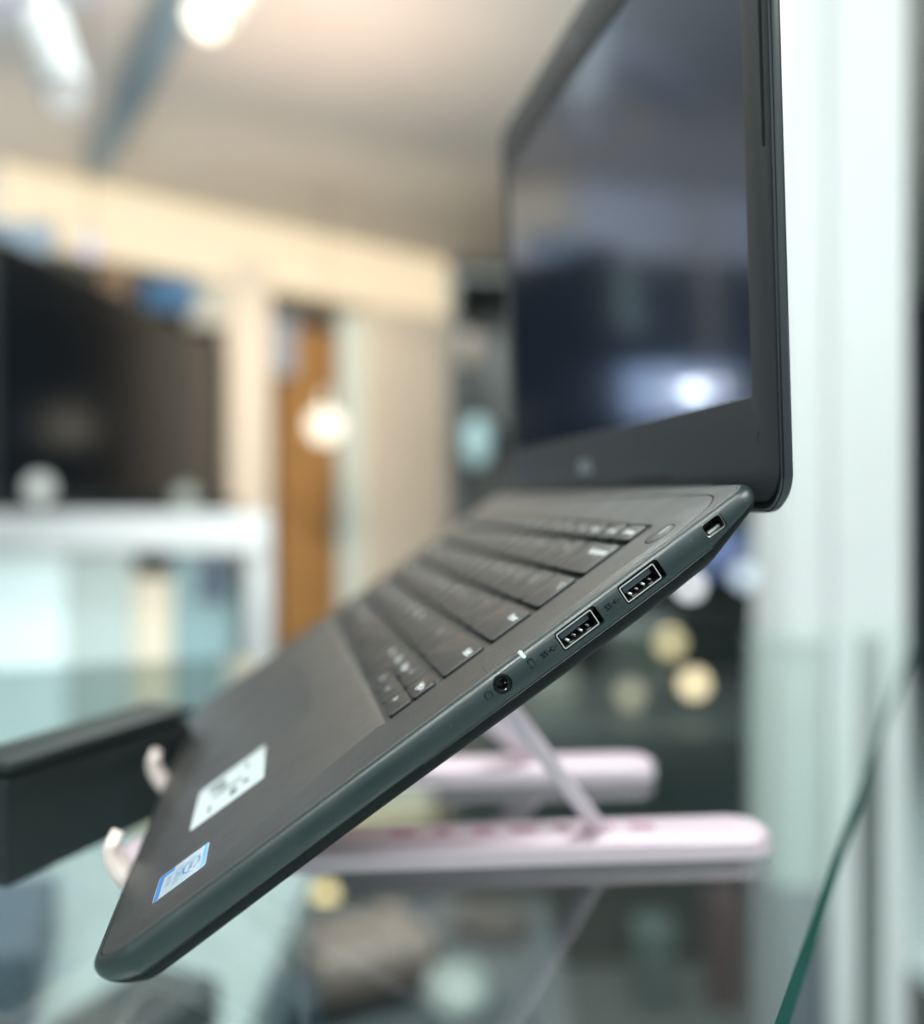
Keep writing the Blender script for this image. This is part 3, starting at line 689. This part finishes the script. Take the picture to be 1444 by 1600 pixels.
# ---- lid
HY, HZ, LA = 244.16, 0., 1.0
LA = 0.99797
LIDM = frame((0, HY, HZ), (1, 0, 0), (0, math.cos(LA), math.sin(LA)), (0, -math.sin(LA), math.cos(LA)))
lidroot_bm = bmesh.new()
lp = [(1.3, -1.0), (1.25, -.45), (1.1, -.30), (.75, -.34), (.62, -.55), (.55, -.9), (.42, -.92), (.12, -1.05), (0, -1.4), (0, -2.7), (.15, -3.3), (.45, -3.5), (.55, -3.7), (1.3, -4.5), (3.5, -5.4), (9, -6.2), (24, -7.0)]
def lring(ins, z): return [(x, h, z) for x, h in rr(-W+ins, 0-ins, -16+ins, 226-ins, max(1, 13-ins), 10)]
rings(lidroot_bm, [lring(i, z) for i, z in lp])
lid = obj('lid', lidroot_bm, [M_rim, M_rim2], L, smooth=30, M=SM @ LIDM)
inner = LIDM
def lobd(name, bm, m, parent=None, smooth=False): return obj(name, bm, m, parent or lid, smooth=smooth, M=SM @ LIDM)
for p_ in lid.data.polygons:
    c_ = (LIDM.inverted() @ (p_.center/S)).z; p_.material_index = 1 if -1.0 < c_ < -.5 or c_ < -3.6 else 0
# bezel frame
SX0, SX1, SH0, SH1 = -325., -17.5, 21.2, 198.
b_ = bmesh.new()
def o_(ins, z): return [(x, h, z) for x, h in rr(-W+1.75+ins, -1.75-ins, -12.3+ins, 224.3-ins, 11.5, 8)]
def i_(ins, z): return [(x, h, z) for x, h in rr(SX0-ins, SX1+ins, SH0-ins, SH1+ins, .8+ins, 8)]
rings(b_, [i_(0, -1.2), i_(0, -.55), i_(.25, -.12), i_(.8, 0), o_(.5, 0), o_(.12, -.12), o_(0, -.5), o_(0, -1.2)], False, False)
# close underside
vs = b_.verts[:]
b_.verts.ensure_lookup_table(); n0 = len(i_(0, 0)); tot = len(b_.verts)
for k in range(n0):
    a = b_.verts[k]; b = b_.verts[(k+1) % n0]; c = b_.verts[tot-n0+(k+1) % n0]; d = b_.verts[tot-n0+k]; b_.faces.new((d, c, b, a))
bez = lobd('bezel', b_, M_bezel, smooth=30)
def cutl(bm): return obj('cut', bm, M_blackp, L, M=SM @ LIDM)
boolean(bez, [cutl(prism(rr(-6.3, -4.0, 96.0, 196, 1.1, 5), -1.0, 1))])
lobd('rubber_strip', prism(rr(-6.15, -4.3, 96.2, 195.8, .9, 5), -1.1, -.62, .1, 1), M_rubber, bez)
lobd('rubber_bumper', tube([(-12.3+2.0*math.cos(a*math.pi/12), 7.6+2.0*math.sin(a*math.pi/12), .0) for a in range(5, 20)], .10, 6), M_mark, bez, smooth='all')
lobd('rubber_strip', prism(rr(-127, -82, -4.2, -1.8, 1.1, 5), -.1, .12, .05, 1), M_rubber, bez)
scr = lobd('screen', prism(rr(SX0-1, SX1+1, SH0-1, SH1+1, .5, 2), -1.15, -.75), M_screen)
wc = lobd('webcam', cyl((-182, 211, -.1), (-182, 211, .12), 3.0), mat('lens_grey', (.12, .13, .14), .25), smooth=True)
b2 = textmesh('DELL', 9.5, .15); bmesh.ops.transform(b2, matrix=Matrix.Translation((-187, 5.0, .1)), verts=b2.verts)
lobd('logo', b2, M_logo)
# hinge barrel
lob('hinge', cyl((-W+40, 237.0, -7.2), (-40, 237.0, -7.2), 3.6), M_rubber, smooth=True)

# ================================================================== STAND
SB = gz+.0005
st_ = empty('laptop_stand', (.0, .45, SB)); tag(st_, 'folding rose pink metal laptop stand on the glass table', 'laptop stand')
inv = Matrix.Translation(-st_.location)
ba = math.radians(5.3); bd = Vector((math.cos(ba), math.sin(ba))); bn = Vector((-bd.y, bd.x))
def lw(x, y, z): return LM @ Vector((x*S, y*S, z*S))
def bar(xend, Yend, length, wd=.034, ht=.0092):
    # rounded bar: xend,Yend = front right corner on the table
    b0 = Vector((xend, Yend)); pts = []
    loc = rr(0, length, 0, wd, wd*.42, 8)
    for s_, t_ in loc:
        q = b0-bd*(length-s_)+bn*t_; pts.append((q.x, q.y))
    return prism(pts, SB, SB+ht, .0035, 4)
b1_ = obj('base_bar', bar(.140, .4184, .285), M_pink, st_, smooth=40, M=inv)
b2_ = obj('base_bar', bar(.112, .536, .285), M_pink, st_, smooth=40, M=inv)
# darker slots printed along the near bar
for k in range(7):
    q = Vector((.094, .418))-bd*(.018*k+.012)+bn*(.012-.003)
    obj('slot', BX((q.x, q.y+.006, SB+.0093), (.011-.002*(k % 3), .007, .0006), Matrix.Rotation(ba, 4, 'Z')), M_pink2, b1_, M=inv)
def flat(p0, p1, wd, th, bev=.0015):
    p0, p1 = Vector(p0), Vector(p1); d = p1-p0
    return BX((p0+p1)/2, (th, wd, d.length), d.to_track_quat('Z', 'Y').to_matrix().to_4x4(), bev)
def strut(p0, p1, wd=.010, th=.005):
    p0, p1 = Vector(p0), Vector(p1); d = (p1-p0); z = d.normalized(); y = Vector((0, 1, 0)); x = y.cross(z).normalized(); y = z.cross(x)
    m = Matrix((x, y, z)).transposed().to_4x4(); return BX((p0+p1)/2, (wd, th, d.length), m, .0015)
pA = Vector((P(940, 0, .428).x, .428, SB+.008)); pB = lw(-130, 143, -19.5)
obj('strut', strut(pA, pB, .007, .010), M_pink, st_, M=inv)
pA2 = Vector((P(842, 0, .552).x, .552, SB+.008)); pB2 = lw(-262, 120, -19.5)
obj('strut', strut(pA2, pB2, .011, .010), M_pink, st_, M=inv)
for xa, Yb, xw in ((-130, .400, -.115), (-262, .52, -.14)):
    obj('strut', strut((xw, Yb+.01, SB+.008), lw(xa, 60, -19.5), .011, .008), M_pink, st_, M=inv)
obj('cross_rod', cyl(lw(-70, 143, -20.5), lw(-285, 143, -20.5), .0025), M_pink, st_, M=inv, smooth=True)
obj('cross_rod', cyl(lw(-70, 60, -20.5), lw(-285, 60, -20.5), .0025), M_pink, st_, M=inv, smooth=True)
for xa in (-88, -202):
    b_ = bmesh.new(); box(b_, (xa, 105, -18.6), (15, 200, 2.4), None, .6)
    arm = obj('support_arm', b_, M_pink, st_, M=inv @ LM @ SM)
    prof_ = [(8, -17.5), (3, -17.2), (-.8, -15.6), (-3.2, -11), (-4.2, -5), (-4.4, 1), (-3.4, 6.0), (-1.6, 9.0), (.8, 10.4)]
    # smooth the profile
    th = 2.2; lv = []
    for i2, (yy, z2) in enumerate(prof_):
        a = Vector(prof_[max(0, i2-1)]); b = Vector(prof_[min(len(prof_)-1, i2+1)]); t_ = (b-a).normalized(); nn_ = Vector((-t_.y, t_.x))*th
        lv.append([(xa-7, yy+nn_.x, z2+nn_.y), (xa+7, yy+nn_.x, z2+nn_.y), (xa+7, yy-nn_.x, z2-nn_.y), (xa-7, yy-nn_.x, z2-nn_.y)])
    b_ = bmesh.new(); rings(b_, lv); bmesh.ops.bevel(b_, geom=b_.edges[:], offset=.5, segments=1, affect='EDGES')
    obj('lip', b_, M_cream, arm, M=inv @ LM @ SM, smooth=50)
